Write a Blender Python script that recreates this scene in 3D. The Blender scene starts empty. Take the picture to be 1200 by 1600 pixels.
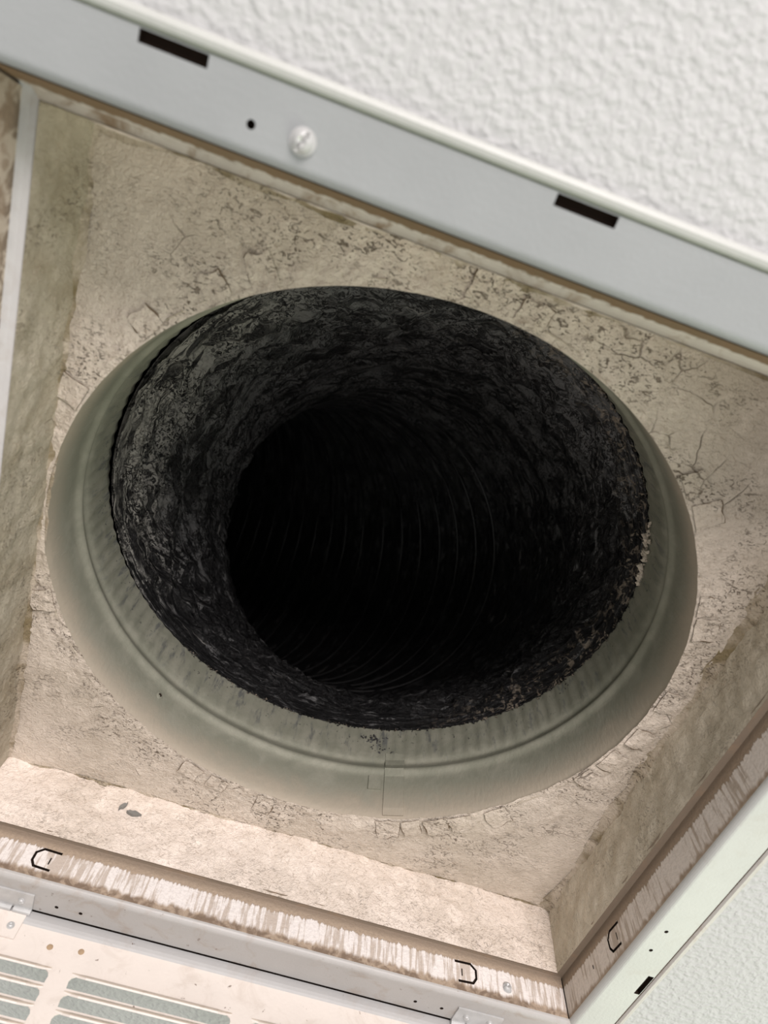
import bpy, math, random
from mathutils import Vector, Matrix, noise
from mathutils.geometry import tessellate_polygon

random.seed(7)
SC = bpy.context.scene
COL = SC.collection
ZC = 2.40            # height of the grille face (= underside of the ceiling) above the floor
W = 0.50             # clear opening of the grille, metres
X0 = -0.004          # left edge of the opening
NECK = 0.035         # depth of the grille neck
ZP = 0.093           # height of the plenum top panel above the grille face
CX, CY, CR = 0.2392, 0.2449, 0.2238   # collar: centre and mean radius (it is squeezed a little out of round)
CH = 0.105           # collar height

# ------------------------------------------------------------------ camera
cam = bpy.data.cameras.new('camera')
cam_o = bpy.data.objects.new('camera', cam)
COL.objects.link(cam_o)
R = ((0.94364657, -0.32754556, 0.04738203), (0.31725637, 0.85450602, -0.4113002), (0.09423133, 0.40315427, 0.91026759))
m = Matrix(((R[0][0], -R[1][0], -R[2][0]), (R[0][1], -R[1][1], -R[2][1]), (R[0][2], -R[1][2], -R[2][2])))
cam_o.matrix_world = Matrix.Translation((0.18543, -0.00327, ZC - 0.30833)) @ m.to_4x4()
cam.sensor_fit = 'VERTICAL'
cam.sensor_height = 32.0
cam.lens = 1020.06 * 32 / 1600
cam.clip_start = 0.01
cam.dof.use_dof = True
cam.dof.focus_distance = 0.56
cam.dof.aperture_fstop = 5.5
SC.camera = cam_o

# ------------------------------------------------------------------ world, lights, exposure
SC.view_settings.view_transform = 'Standard'
SC.view_settings.look = 'None'
SC.view_settings.exposure = 0.0
SC.view_settings.gamma = 1.0
SC.view_settings.use_curve_mapping = False
wd = bpy.data.worlds.new('room_light')
SC.world = wd
wd.use_nodes = True
wd.node_tree.nodes['Background'].inputs['Color'].default_value = (1.0, 0.995, 0.955, 1)
wd.node_tree.nodes['Background'].inputs['Strength'].default_value = 0.56


def area(name, loc, target, size, power, color):
    l = bpy.data.lights.new(name, 'AREA')
    l.shape = 'SQUARE'
    l.size = size
    l.energy = power
    l.color = color
    o = bpy.data.objects.new(name, l)
    o.location = loc
    o.rotation_euler = (Vector(target) - Vector(loc)).to_track_quat('-Z', 'Y').to_euler()
    COL.objects.link(o)
    return o


area('unseen_side_light', (0.45, -2.1, ZC - 1.25), (0.3, 0.3, ZC), 1.3, 84, (1.0, 0.92, 0.905))  # unseen warm light from the side, brightens the bottom panel and neck
area('unseen_side_light', (2.0, -0.9, ZC - 0.75), (0.5, 0.1, ZC), 0.8, 7, (0.96, 0.95, 1.0))  # unseen cool fill added to tint the ceiling, no window known
area('green_fill_light', (1.9, 1.5, ZC - 1.0), (0.6, 0.5, ZC), 1.2, 25, (0.90, 1.0, 0.76))  # green fill added to tint the ceiling, no mint wall is built


def ell(a):
    return CR + 0.0098 * math.cos(2 * a)


# ------------------------------------------------------------------ node helpers
class NT:
    def __init__(self, name):
        self.m = bpy.data.materials.new(name)
        self.m.use_nodes = True
        self.t = self.m.node_tree
        self.b = self.t.nodes['Principled BSDF']
        self._tc = None

    def n(self, typ, **kw):
        x = self.t.nodes.new(typ)
        for k, v in kw.items():
            setattr(x, k, v)
        return x

    def link(self, a, b):
        self.t.links.new(a, b)

    def put(self, sock, v):
        if hasattr(v, 'links'):
            self.link(v, sock)
        elif isinstance(v, (tuple, list)) and len(v) == 3 and sock.type == 'RGBA':
            sock.default_value = (*v, 1)
        else:
            sock.default_value = v

    def obj(self):
        if not self._tc:
            self._tc = self.n('ShaderNodeTexCoord')
        return self._tc.outputs['Object']

    def uv(self):
        if not self._tc:
            self._tc = self.n('ShaderNodeTexCoord')
        return self._tc.outputs['UV']

    def scale(self, vec, s):
        x = self.n('ShaderNodeMapping')
        self.link(vec, x.inputs['Vector'])
        x.inputs['Scale'].default_value = s
        return x.outputs['Vector']

    def noise(self, vec, sc, det=4, rough=0.55, dist=0.0):
        x = self.n('ShaderNodeTexNoise')
        self.link(vec, x.inputs['Vector'])
        x.inputs['Scale'].default_value = sc
        x.inputs['Detail'].default_value = det
        x.inputs['Roughness'].default_value = rough
        x.inputs['Distortion'].default_value = dist
        return x.outputs['Fac']

    def vor(self, vec, sc, feature='F1', rnd=1.0):
        x = self.n('ShaderNodeTexVoronoi', feature=feature)
        self.link(vec, x.inputs['Vector'])
        x.inputs['Scale'].default_value = sc
        x.inputs['Randomness'].default_value = rnd
        return x.outputs['Distance']

    def math(self, op, a, b=0.0, c=None, clamp=False):
        x = self.n('ShaderNodeMath', operation=op, use_clamp=clamp)
        self.put(x.inputs[0], a)
        self.put(x.inputs[1], b)
        if c is not None:
            self.put(x.inputs[2], c)
        return x.outputs[0]

    def ss(self, v, a, b, lo=0.0, hi=1.0):
        x = self.n('ShaderNodeMapRange', interpolation_type='SMOOTHSTEP')
        self.put(x.inputs['Value'], v)
        x.inputs['From Min'].default_value = a
        x.inputs['From Max'].default_value = b
        x.inputs['To Min'].default_value = lo
        x.inputs['To Max'].default_value = hi
        return x.outputs['Result']

    def mix(self, f, a, b):
        x = self.n('ShaderNodeMix', data_type='RGBA')
        self.put(x.inputs['Factor'], f)
        self.put(x.inputs['A'] if False else x.inputs[6], a)
        self.put(x.inputs[7], b)
        return x.outputs[2]

    def sep(self, v):
        x = self.n('ShaderNodeSeparateXYZ')
        self.link(v, x.inputs[0])
        return x.outputs

    def bump(self, h, dist, strength=1.0, normal=None):
        x = self.n('ShaderNodeBump')
        self.link(h, x.inputs['Height'])
        x.inputs['Distance'].default_value = dist
        x.inputs['Strength'].default_value = strength
        if normal is not None:
            self.link(normal, x.inputs['Normal'])
        return x.outputs['Normal']

    def done(self, color, rough=0.6, normal=None, metal=0.0, spec=0.3):
        self.put(self.b.inputs['Base Color'], color)
        self.put(self.b.inputs['Roughness'], rough)
        self.put(self.b.inputs['Metallic'], metal)
        self.b.inputs['Specular IOR Level'].default_value = spec
        if normal is not None:
            self.link(normal, self.b.inputs['Normal'])
        return self.m


def mat_plain(name, col, rough=0.5, metal=0.0, spec=0.4):
    t = NT(name)
    n = t.noise(t.obj(), 90, 3)
    c = t.mix(t.ss(n, 0.35, 0.7), col, tuple(x * 0.86 for x in col))
    return t.done(c, rough, None, metal, spec)


def mat_dust(name, base=(0.70, 0.62, 0.535), pits=1.0, ring=False, stain=0.0):
    """caked grey beige dust over painted board: fine grain, flakes, dark pits and hairline cracks"""
    t = NT(name)
    o = t.obj()
    big = t.noise(o, 9, 3)
    mid = t.noise(o, 60, 5, 0.6, 0.6)
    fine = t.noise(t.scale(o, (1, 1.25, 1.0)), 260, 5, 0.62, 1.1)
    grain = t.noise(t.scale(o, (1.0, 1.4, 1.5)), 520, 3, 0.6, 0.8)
    if ring:
        s = t.sep(o)
        dx = t.math('SUBTRACT', s[0], CX)
        dy = t.math('SUBTRACT', s[1], CY)
        rr = t.math('SQRT', t.math('ADD', t.math('MULTIPLY', dx, dx), t.math('MULTIPLY', dy, dy)))
        near = t.ss(rr, CR + 0.012, CR + 0.095, 1.0, 0.15)
    else:
        near = t.ss(big, 0.35, 0.65, 0.25, 1.0)
    area_m = t.math('MULTIPLY', t.ss(t.noise(o, 26, 3), 0.42, 0.62), near)
    pit_n = t.noise(t.scale(o, (1.0, 1.7, 1.3)), 210, 3, 0.6, 1.4)
    pit = t.math('MULTIPLY', t.ss(pit_n, 0.44, 0.36), area_m)
    wob = t.n('ShaderNodeMix', data_type='VECTOR')
    wob.inputs[0].default_value = 0.012
    t.link(o, wob.inputs[4])
    nz = t.n('ShaderNodeTexNoise')
    nz.inputs['Scale'].default_value = 40
    nz.inputs['Detail'].default_value = 4
    t.link(o, nz.inputs['Vector'])
    t.link(nz.outputs['Color'], wob.inputs[5])
    cr_d = t.vor(wob.outputs[1], 34, 'DISTANCE_TO_EDGE')
    crack = t.math('MULTIPLY', t.ss(cr_d, 0.022, 0.0), t.math('MULTIPLY', t.ss(t.noise(o, 19, 2), 0.58, 0.68), near))
    pc = t.math('MAXIMUM', t.math('MULTIPLY', pit, pits), t.math('MULTIPLY', crack, pits * 0.8))
    c = t.mix(t.ss(big, 0.3, 0.72), base, tuple(x * k for x, k in zip(base, (0.80, 0.79, 0.76))))
    c = t.mix(t.ss(mid, 0.45, 0.75, 0.0, 0.6), c, tuple(min(1, x * 1.14) for x in base))
    if stain:
        c = t.mix(t.ss(t.noise(o, 33, 4, 0.6, 0.5), 0.38, 0.68, 0.1, stain), c, (0.20, 0.155, 0.075))
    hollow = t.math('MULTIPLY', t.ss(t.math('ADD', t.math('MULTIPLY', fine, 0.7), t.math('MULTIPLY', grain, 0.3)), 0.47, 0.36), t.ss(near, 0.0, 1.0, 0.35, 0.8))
    c = t.mix(t.math('MULTIPLY', hollow, 0.55), c, (0.30, 0.235, 0.17))  # grime tone in the hollows, standing in for weak relief shading
    c = t.mix(t.math('MULTIPLY', pc, 0.8), c, (0.11, 0.08, 0.055))
    h = t.math('ADD', t.math('MULTIPLY', mid, 0.9), t.math('MULTIPLY', fine, 0.75))
    h = t.math('ADD', h, t.math('MULTIPLY', grain, 0.28))
    h = t.math('SUBTRACT', h, t.math('MULTIPLY', pc, 0.7))
    nrm = t.bump(h, 0.0026, 0.9)
    return t.done(c, 0.9, nrm, 0.0, 0.12)


def mat_neck(name, lo, hi, jit, bare=(0.76, 0.70, 0.66), dirt=(0.27, 0.19, 0.125), low=(0.45, 0.36, 0.28), thr=0.5):
    """painted sheet metal neck: brown dirt with a scraped bright band; uv.x along, uv.y up the neck (metres)"""
    t = NT(name)
    s = t.sep(t.uv())
    comb = t.n('ShaderNodeCombineXYZ')
    t.link(t.math('MULTIPLY', s[0], 1.0), comb.inputs[0])
    t.link(t.math('MULTIPLY', s[1], 0.10), comb.inputs[1])
    streak = t.noise(comb.outputs[0], 330, 3, 0.6)
    comb2 = t.n('ShaderNodeCombineXYZ')
    t.link(s[0], comb2.inputs[0])
    wide = t.noise(comb2.outputs[0], 26, 2)
    v = s[1]
    top = t.math('ADD', hi, t.math('MULTIPLY', t.math('SUBTRACT', streak, 0.5), jit * 3.2))
    top = t.math('ADD', top, t.math('MULTIPLY', t.math('SUBTRACT', wide, 0.5), jit * 1.6))
    bot = t.math('ADD', lo, t.math('MULTIPLY', t.math('SUBTRACT', t.noise(comb.outputs[0], 190, 3), 0.5), jit * 3.6))
    k1 = t.ss(t.math('SUBTRACT', top, v), -0.0004, 0.0008)
    k2 = t.ss(t.math('SUBTRACT', v, bot), -0.001, 0.003)
    k3 = t.ss(t.math('ADD', t.math('MULTIPLY', streak, 0.75), t.math('MULTIPLY', t.math('SUBTRACT', wide, 0.2), 0.6)), thr - 0.06, thr + 0.05, 0.35, 1.0)
    mask = t.math('MULTIPLY', t.math('MULTIPLY', k1, k2), k3)
    gr = t.noise(t.uv(), 420, 4, 0.65, 0.3)
    d = t.mix(t.ss(gr, 0.25, 0.8), dirt, tuple(x * 1.3 for x in dirt))
    d = t.mix(t.ss(v, NECK - 0.0075, NECK - 0.001), d, tuple(x * 0.72 for x in dirt))  # dirt deepened under the ledge to paint its shadow
    lowm = t.ss(v, lo + 0.004, lo - 0.002)
    d = t.mix(t.math('MULTIPLY', lowm, t.ss(t.noise(t.uv(), 90, 4, 0.6, 1.0), 0.40, 0.6)), d, low)
    c = t.mix(mask, d, t.mix(t.ss(gr, 0.4, 0.75), bare, tuple(x * 0.84 for x in bare)))
    bend = t.ss(v, 0.0012, -0.0002)
    c = t.mix(bend, c, (0.60, 0.57, 0.54))
    h = t.math('ADD', t.math('MULTIPLY', gr, 0.7), t.math('MULTIPLY', mask, -0.25))
    return t.done(c, 0.62, t.bump(h, 0.0012, 0.8), 0.0, 0.3)


def mat_enamel(name, col, dirt=0.0, rough=0.42, dcol=(0.30, 0.21, 0.14), spots=0.0):
    t = NT(name)
    o = t.obj()
    n = t.noise(o, 14, 4, 0.6)
    c = t.mix(t.ss(n, 0.35, 0.7), col, tuple(x * 0.93 for x in col))
    if dirt:
        c = t.mix(t.ss(t.noise(o, 38, 6, 0.68, 0.8), 0.50, 0.70, 0.0, dirt), c, dcol)
    if spots:
        c = t.mix(t.math('MULTIPLY', t.ss(t.noise(o, 150, 3, 0.6, 0.4), 0.67, 0.72), spots), c, (0.12, 0.07, 0.045))
    h = t.noise(o, 420, 2)
    return t.done(c, rough, t.bump(h, 0.0003, 0.5), 0.0, 0.4)


def mat_ceiling():
    t = NT('textured_ceiling_paint')
    o = t.obj()
    a = t.noise(o, 225, 1.5, 0.5, 0.15)
    b = t.noise(o, 60, 2, 0.5, 0.3)
    h = t.math('ADD', t.ss(a, 0.30, 0.80), t.math('MULTIPLY', b, 0.4))
    c = t.mix(t.noise(o, 2.0, 2), (0.505, 0.508, 0.510), (0.485, 0.488, 0.490))
    return t.done(c, 0.7, t.bump(h, 0.0016, 0.42), 0.0, 0.3)


def mat_collar():
    t = NT('dusty_galvanised_steel')
    o = t.obj()
    s = t.sep(o)
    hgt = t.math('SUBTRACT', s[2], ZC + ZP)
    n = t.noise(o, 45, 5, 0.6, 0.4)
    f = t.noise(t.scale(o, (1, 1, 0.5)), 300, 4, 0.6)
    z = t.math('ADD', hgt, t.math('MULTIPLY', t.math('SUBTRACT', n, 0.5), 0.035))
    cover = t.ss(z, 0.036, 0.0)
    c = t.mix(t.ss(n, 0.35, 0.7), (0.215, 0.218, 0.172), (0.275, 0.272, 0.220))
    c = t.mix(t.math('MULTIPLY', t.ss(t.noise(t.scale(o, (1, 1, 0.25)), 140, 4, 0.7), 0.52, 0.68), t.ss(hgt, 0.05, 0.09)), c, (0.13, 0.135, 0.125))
    c = t.mix(t.math('MULTIPLY', cover, 0.8), c, (0.46, 0.395, 0.315))  # dust overspray; the gradient also paints light falling off up the collar
    soot = t.math('MULTIPLY', t.ss(t.noise(o, 210, 4, 0.7), 0.63, 0.68), t.ss(hgt, 0.055, 0.10))
    c = t.mix(soot, c, (0.025, 0.024, 0.025))
    h = t.math('ADD', t.math('MULTIPLY', f, 0.6), t.math('MULTIPLY', n, 0.5))
    return t.done(c, 0.62, t.bump(h, 0.0009, 0.8), 0.15, 0.3)


def mat_liner():
    """black plastic duct film with grey dust on its raised folds; uv.x = angle 0..1, uv.y = metres along the duct"""
    t = NT('sooty_black_duct_film')
    uv = t.uv()
    s = t.sep(uv)
    o = t.obj()
    tau = 2 * math.pi

    def lobe(u, lo_, hi_):      # 1 at angle u, falling off round the duct
        return t.ss(t.math('COSINE', t.math('MULTIPLY', t.math('SUBTRACT', s[0], u), tau)), lo_, hi_)
    flake = t.noise(t.scale(uv, (1.0, 5.0, 1)), 46, 6, 0.68, 0.8)
    big = t.noise(o, 20, 4, 0.6)
    depth = t.ss(s[1], 0.0, 1.1, 1.0, 0.35)
    far = lobe(0.67, -0.55, 0.8)
    cover = t.math('MULTIPLY', depth, t.math('ADD', -0.10, t.math('MULTIPLY', far, 1.25)))
    dm = t.ss(t.math('ADD', flake, t.math('MULTIPLY', t.math('ADD', cover, t.math('MULTIPLY', t.math('SUBTRACT', big, 0.5), 0.7)), 0.22)), 0.53, 0.62)
    pit = t.ss(t.noise(t.scale(o, (1.0, 1.0, 1.5)), 190, 4, 0.62, 1.6), 0.485, 0.44)
    pit = t.math('MULTIPLY', pit, t.ss(t.noise(o, 34, 3), 0.36, 0.56))
    speck = t.math('MULTIPLY', t.ss(t.noise(t.scale(o, (1.0, 1.0, 1.9)), 330, 3, 0.65, 1.0), 0.47, 0.42), t.ss(t.noise(o, 52, 3, 0.6), 0.40, 0.58))
    pit = t.math('MAXIMUM', pit, speck)
    dm = t.math('MULTIPLY', dm, t.math('SUBTRACT', 1.0, pit))
    dm = t.math('MULTIPLY', dm, t.ss(s[1], 0.10, 1.0, 1.0, 0.45))
    dust_c = t.mix(t.math('MULTIPLY', lobe(0.52, 0.55, 0.95), t.ss(s[1], 0.10, 0.0)), (0.122, 0.121, 0.123), (0.30, 0.29, 0.265))
    c = t.mix(dm, (0.0095, 0.0092, 0.0100), dust_c)
    crease = t.ss(t.noise(t.scale(uv, (7.0, 120.0, 1)), 1.0, 4, 0.6, 0.5), 0.47, 0.40)
    crease = t.math('MULTIPLY', crease, t.ss(t.noise(o, 15, 2), 0.34, 0.52))
    fine_c = t.ss(t.noise(t.scale(uv, (11.0, 300.0, 1)), 1.0, 4, 0.65, 0.7), 0.49, 0.42)
    fine_c = t.math('MULTIPLY', fine_c, t.ss(t.noise(o, 24, 2), 0.38, 0.56))
    crease = t.math('MAXIMUM', crease, fine_c)
    dm = t.math('MULTIPLY', dm, t.math('SUBTRACT', 1.0, t.math('MULTIPLY', crease, 0.93)))  # dust masked out of creases to paint the shading of the folds
    glint = t.ss(t.noise(t.scale(uv, (16.0, 420.0, 1)), 1.0, 3, 0.6, 0.6), 0.63, 0.69)
    glint = t.math('MULTIPLY', glint, t.ss(t.noise(o, 28, 2), 0.48, 0.62))
    c = t.mix(dm, (0.0095, 0.0092, 0.0100), dust_c)
    c = t.mix(t.math('MULTIPLY', glint, 0.8), c, (0.20, 0.19, 0.18))  # pale streaks painted as highlights on the film
    tan_m = t.math('MULTIPLY', t.ss(t.noise(o, 130, 5, 0.65, 1.0), 0.52, 0.60), t.ss(s[1], 0.045, 0.0))
    tan_m = t.math('MULTIPLY', tan_m, lobe(0.96, 0.2, 0.8))
    c = t.mix(t.math('MULTIPLY', tan_m, 0.85), c, (0.33, 0.275, 0.215))
    r = t.math('ADD', 0.36, t.math('MULTIPLY', dm, 0.5))
    h = t.math('ADD', t.math('MULTIPLY', flake, 0.7), t.math('MULTIPLY', t.noise(o, 260, 4, 0.7), 0.5))
    h = t.math('SUBTRACT', h, t.math('MULTIPLY', pit, 0.6))
    h = t.math('SUBTRACT', h, t.math('MULTIPLY', crease, 0.7))
    return t.done(c, r, t.bump(h, 0.005, 0.85), 0.0, 0.35)


M = {
    'ceiling': mat_ceiling(),
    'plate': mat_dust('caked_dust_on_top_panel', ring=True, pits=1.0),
    'wall': mat_dust('caked_dust_on_side_panel', base=(0.88, 0.78, 0.70), pits=0.3),  # base lightened to carry the light falling on the bottom panel
    'wall_left': mat_dust('caked_dust_shade_darkened', base=(0.55, 0.50, 0.41), pits=0.7, stain=0.4),  # base darkened to carry the shade of the left panel
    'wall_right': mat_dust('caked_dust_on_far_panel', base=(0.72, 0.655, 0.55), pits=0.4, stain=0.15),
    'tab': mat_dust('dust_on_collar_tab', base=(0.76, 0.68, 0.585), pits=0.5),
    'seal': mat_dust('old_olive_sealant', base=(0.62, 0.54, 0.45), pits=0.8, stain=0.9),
    'neck_top': mat_neck('neck_paint_top', 0.028, 0.060, 0.006, bare=(0.60, 0.56, 0.51), dirt=(0.19, 0.125, 0.07), low=(0.20, 0.14, 0.08)),
    'neck_bottom': mat_neck('neck_paint_bottom', 0.0085, 0.0262, 0.0030, bare=(0.80, 0.75, 0.72), dirt=(0.34, 0.265, 0.20), low=(0.20, 0.145, 0.105), thr=0.535),
    'neck_right': mat_neck('neck_paint_right', 0.0060, 0.0265, 0.0030, bare=(0.68, 0.615, 0.56), dirt=(0.27, 0.205, 0.15), low=(0.36, 0.285, 0.22), thr=0.50),
    'neck_left': mat_neck('neck_paint_left', 0.050, 0.060, 0.002, bare=(0.66, 0.65, 0.64), dirt=(0.24, 0.18, 0.13), low=(0.46, 0.39, 0.32), thr=0.30),
    'ledge_top': mat_enamel('ledge_paint_dusty', (0.56, 0.51, 0.45), 1.0, 0.6, (0.25, 0.17, 0.10)),
    'ledge_left': mat_enamel('ledge_paint_bare', (0.60, 0.60, 0.605), 0.15, 0.5),
    'lip': mat_enamel('shade_toned_lip_metal', (0.235, 0.185, 0.14), 0.7, 0.5),  # brown deepened to paint the shade of the downward-facing ledge
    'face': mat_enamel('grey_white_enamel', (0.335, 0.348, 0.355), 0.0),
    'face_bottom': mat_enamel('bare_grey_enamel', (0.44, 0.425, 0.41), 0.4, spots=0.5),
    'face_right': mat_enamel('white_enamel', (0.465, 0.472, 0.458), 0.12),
    'rim': mat_enamel('rim_enamel', (0.47, 0.48, 0.455), 0.0),
    'rim_dirty': mat_enamel('rim_enamel_stained', (0.52, 0.50, 0.47), 0.35),
    'door': mat_enamel('cream_enamel_door', (0.74, 0.675, 0.62), 0.20, spots=0.8),
    'door_edge': mat_enamel('door_edge_enamel', (0.46, 0.455, 0.45), 0.15, spots=0.8),
    'zinc': mat_plain('zinc_plate', (0.56, 0.56, 0.555), 0.42, 0.35),
    'cavity': mat_plain('dark_cavity', (0.022, 0.014, 0.010), 0.9, 0.0, 0.1),  # near-black colour stands in for shade inside holes and gaps
    'tab_gap': mat_plain('dirt_and_shade_in_crack', (0.17, 0.125, 0.085), 0.9, 0.0, 0.1),  # dirt tone that also paints the weak shading at tab edges
    'groove': mat_plain('brown_dirt_in_joint', (0.17, 0.105, 0.065), 0.9, 0.0, 0.1),
    'joint_clean': mat_plain('pale_caulk_in_joint', (0.46, 0.49, 0.41), 0.7, 0.0, 0.2),
    'blade': mat_enamel('louver_enamel_dust_and_shade', (0.62, 0.54, 0.46), 0.5),  # dust tint that also paints shading on the blades
    'rust': mat_plain('rust_brown_spot', (0.42, 0.30, 0.19), 0.8, 0.0, 0.2),
    'bare_patch': mat_plain('bare_grey_metal_patch', (0.23, 0.225, 0.21), 0.6, 0.0, 0.3),
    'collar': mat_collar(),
    'liner': mat_liner(),
    'wire': mat_plain('soot_black_wire', (0.04, 0.039, 0.04), 0.25, 0.0, 0.6),
}


# ------------------------------------------------------------------ object helpers
def root(name, label, cat, loc):
    o = bpy.data.objects.new(name, None)
    o.empty_display_size = 0.05
    o.location = loc
    o['label'] = label
    o['category'] = cat
    COL.objects.link(o)
    return o


def mesh(name, verts, faces, mats, parent=None, uvs=None, fmat=None, smooth=False, label=None):
    """verts are world points relative to the grille face (z = 0 at the grille face)"""
    me = bpy.data.meshes.new(name)
    me.from_pydata([(v[0], v[1], v[2] + ZC) for v in verts], [], faces)
    for mm in (mats if isinstance(mats, (list, tuple)) else [mats]):
        me.materials.append(mm)
    if uvs is not None:
        uvl = me.uv_layers.new(name='UVMap')
        flat = []
        for p in me.loops:
            flat.extend(uvs[p.vertex_index])
        uvl.data.foreach_set('uv', flat)
    if fmat is not None:
        me.polygons.foreach_set('material_index', fmat)
    if smooth:
        me.polygons.foreach_set('use_smooth', [True] * len(me.polygons))
    me.update()
    o = bpy.data.objects.new(name, me)
    COL.objects.link(o)
    if parent:
        o.parent = parent
        o.matrix_parent_inverse = Matrix.Translation(-world_loc(parent))
    if label:
        o['label'] = label
    return o


def world_loc(o):
    v = Vector(o.location)
    if o.parent:
        v = o.matrix_parent_inverse @ v
        v = v + world_loc(o.parent)
    return v


def grid(nu, nv, fn, closed_u=False):
    """grid of points fn(i/nu, j/nv) -> (point, uv)"""
    cu = nu if closed_u else nu + 1
    vs, uv, fs = [], [], []
    for j in range(nv + 1):
        for i in range(cu):
            p, q = fn(i / nu, j / nv)
            vs.append(p)
            uv.append(q)
    for j in range(nv):
        for i in range(nu):
            a = j * cu + i
            b = j * cu + (i + 1) % cu
            fs.append((a, b, b + cu, a + cu))
    return vs, fs, uv


def holed(outer, holes, to3d, depth, back):
    """flat plate outline with real holes; every hole is a pocket with walls and a dark end"""
    loops = [outer] + holes
    flat = [p for l in loops for p in l]
    tris = tessellate_polygon([[Vector((p[0], p[1], 0)) for p in l] for l in loops])
    vs = [to3d(p[0], p[1], 0.0) for p in flat]
    uv = [tuple(p) for p in flat]
    fs = [tuple(t) for t in tris]
    fm = [0] * len(fs)
    k = len(outer)
    for h in holes:
        n = len(h)
        b = len(vs)
        vs += [to3d(p[0], p[1], depth) for p in h]
        uv += [tuple(p) for p in h]
        for i in range(n):
            j = (i + 1) % n
            fs.append((k + i, k + j, b + j, b + i))
            fm.append(1)
        ct = tessellate_polygon([[Vector((p[0], p[1], 0)) for p in h]])
        for t in ct:
            fs.append(tuple(b + q for q in t))
            fm.append(1)
        k += n
    return vs, fs, uv, fm


def circle(cx, cy, r, n=16):
    return [(cx + r * math.cos(2 * math.pi * i / n), cy + r * math.sin(2 * math.pi * i / n)) for i in range(n)]


def rect(u0, v0, u1, v1):
    return [(u0, v0), (u1, v0), (u1, v1), (u0, v1)]


def thick_line(pts, t):
    """closed outline of an open polyline of width t (mitred)"""
    L, Rr = [], []
    P = [Vector(p) for p in pts]
    for i, p in enumerate(P):
        d = Vector((0, 0))
        if i > 0:
            d += (p - P[i - 1]).normalized()
        if i < len(P) - 1:
            d += (P[i + 1] - p).normalized()
        d.normalize()
        n = Vector((-d.y, d.x))
        k = 1.0
        if 0 < i < len(P) - 1:
            a = (p - P[i - 1]).normalized()
            k = 1 / max(0.5, abs(n.dot(Vector((-a.y, a.x)))))
        L.append(p + n * t / 2 * k)
        Rr.append(p - n * t / 2 * k)
    return [tuple(p) for p in L + Rr[::-1]]


def box_mesh(x0, y0, z0, x1, y1, z1):
    v = [(x, y, z) for z in (z0, z1) for y in (y0, y1) for x in (x0, x1)]
    f = [(0, 2, 3, 1), (4, 5, 7, 6), (0, 1, 5, 4), (1, 3, 7, 5), (3, 2, 6, 7), (2, 0, 4, 6)]
    return v, f


def fb(x, y, z, s, octv=4):
    return noise.fractal(Vector((x * s, y * s, z * s)), 0.9, 2.1, octv)


# ------------------------------------------------------------------ the setting: ceiling with the opening cut in it
ZCEIL = 0.0035
out = [(-3.2, -3.2), (3.6, -3.2), (3.6, 3.6), (-3.2, 3.6)]
hole = [(-0.012, -0.012), (W + 0.012, -0.012), (W + 0.012, W + 0.012), (-0.012, W + 0.012)]
vs, fs = [], []
for z in (ZCEIL, ZCEIL + 0.0127):
    vs += [(p[0], p[1], z) for p in out] + [(p[0], p[1], z) for p in hole]
for i in range(4):
    j = (i + 1) % 4
    fs.append((i, j, 4 + j, 4 + i))
    fs.append((8 + i, 12 + i, 12 + j, 8 + j))
    fs.append((4 + i, 4 + j, 12 + j, 12 + i))
    fs.append((i, 8 + i, 8 + j, j))
c = mesh('ceiling', vs, fs, M['ceiling'])
c['kind'] = 'structure'

# ------------------------------------------------------------------ return air grille: frame, neck, hinges, hanging door
grille = root('return_air_grille', 'white painted metal return air grille frame with its louvered door hanging open', 'air grille', (W / 2, W / 2, ZC))
SIDES = {  # origin of the inner edge, direction along it, outward direction
    'top': ((X0, 0), (1, 0), (0, -1)),
    'right': ((W, 0), (0, 1), (1, 0)),
    'bottom': ((W, W), (-1, 0), (0, 1)),
    'left': ((X0, W), (0, -1), (-1, 0)),
}
LEN_OF = {'top': W - X0, 'bottom': W - X0, 'left': W, 'right': W}
BEND = 0.004
FACE = 0.0302
# the flange, seen from below, is a little out of true at the top edge
SHIFT = {'top': 0.0015, 'right': 0.0, 'bottom': 0.0, 'left': 0.0}


def side_fn(key):
    (ox, oy), (ux, uy), (wx, wy) = SIDES[key]
    sh = SHIFT[key]

    def f(u, w, z):
        return (ox + ux * u + wx * (w + sh), oy + uy * u + wy * (w + sh), z)
    return f


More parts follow.
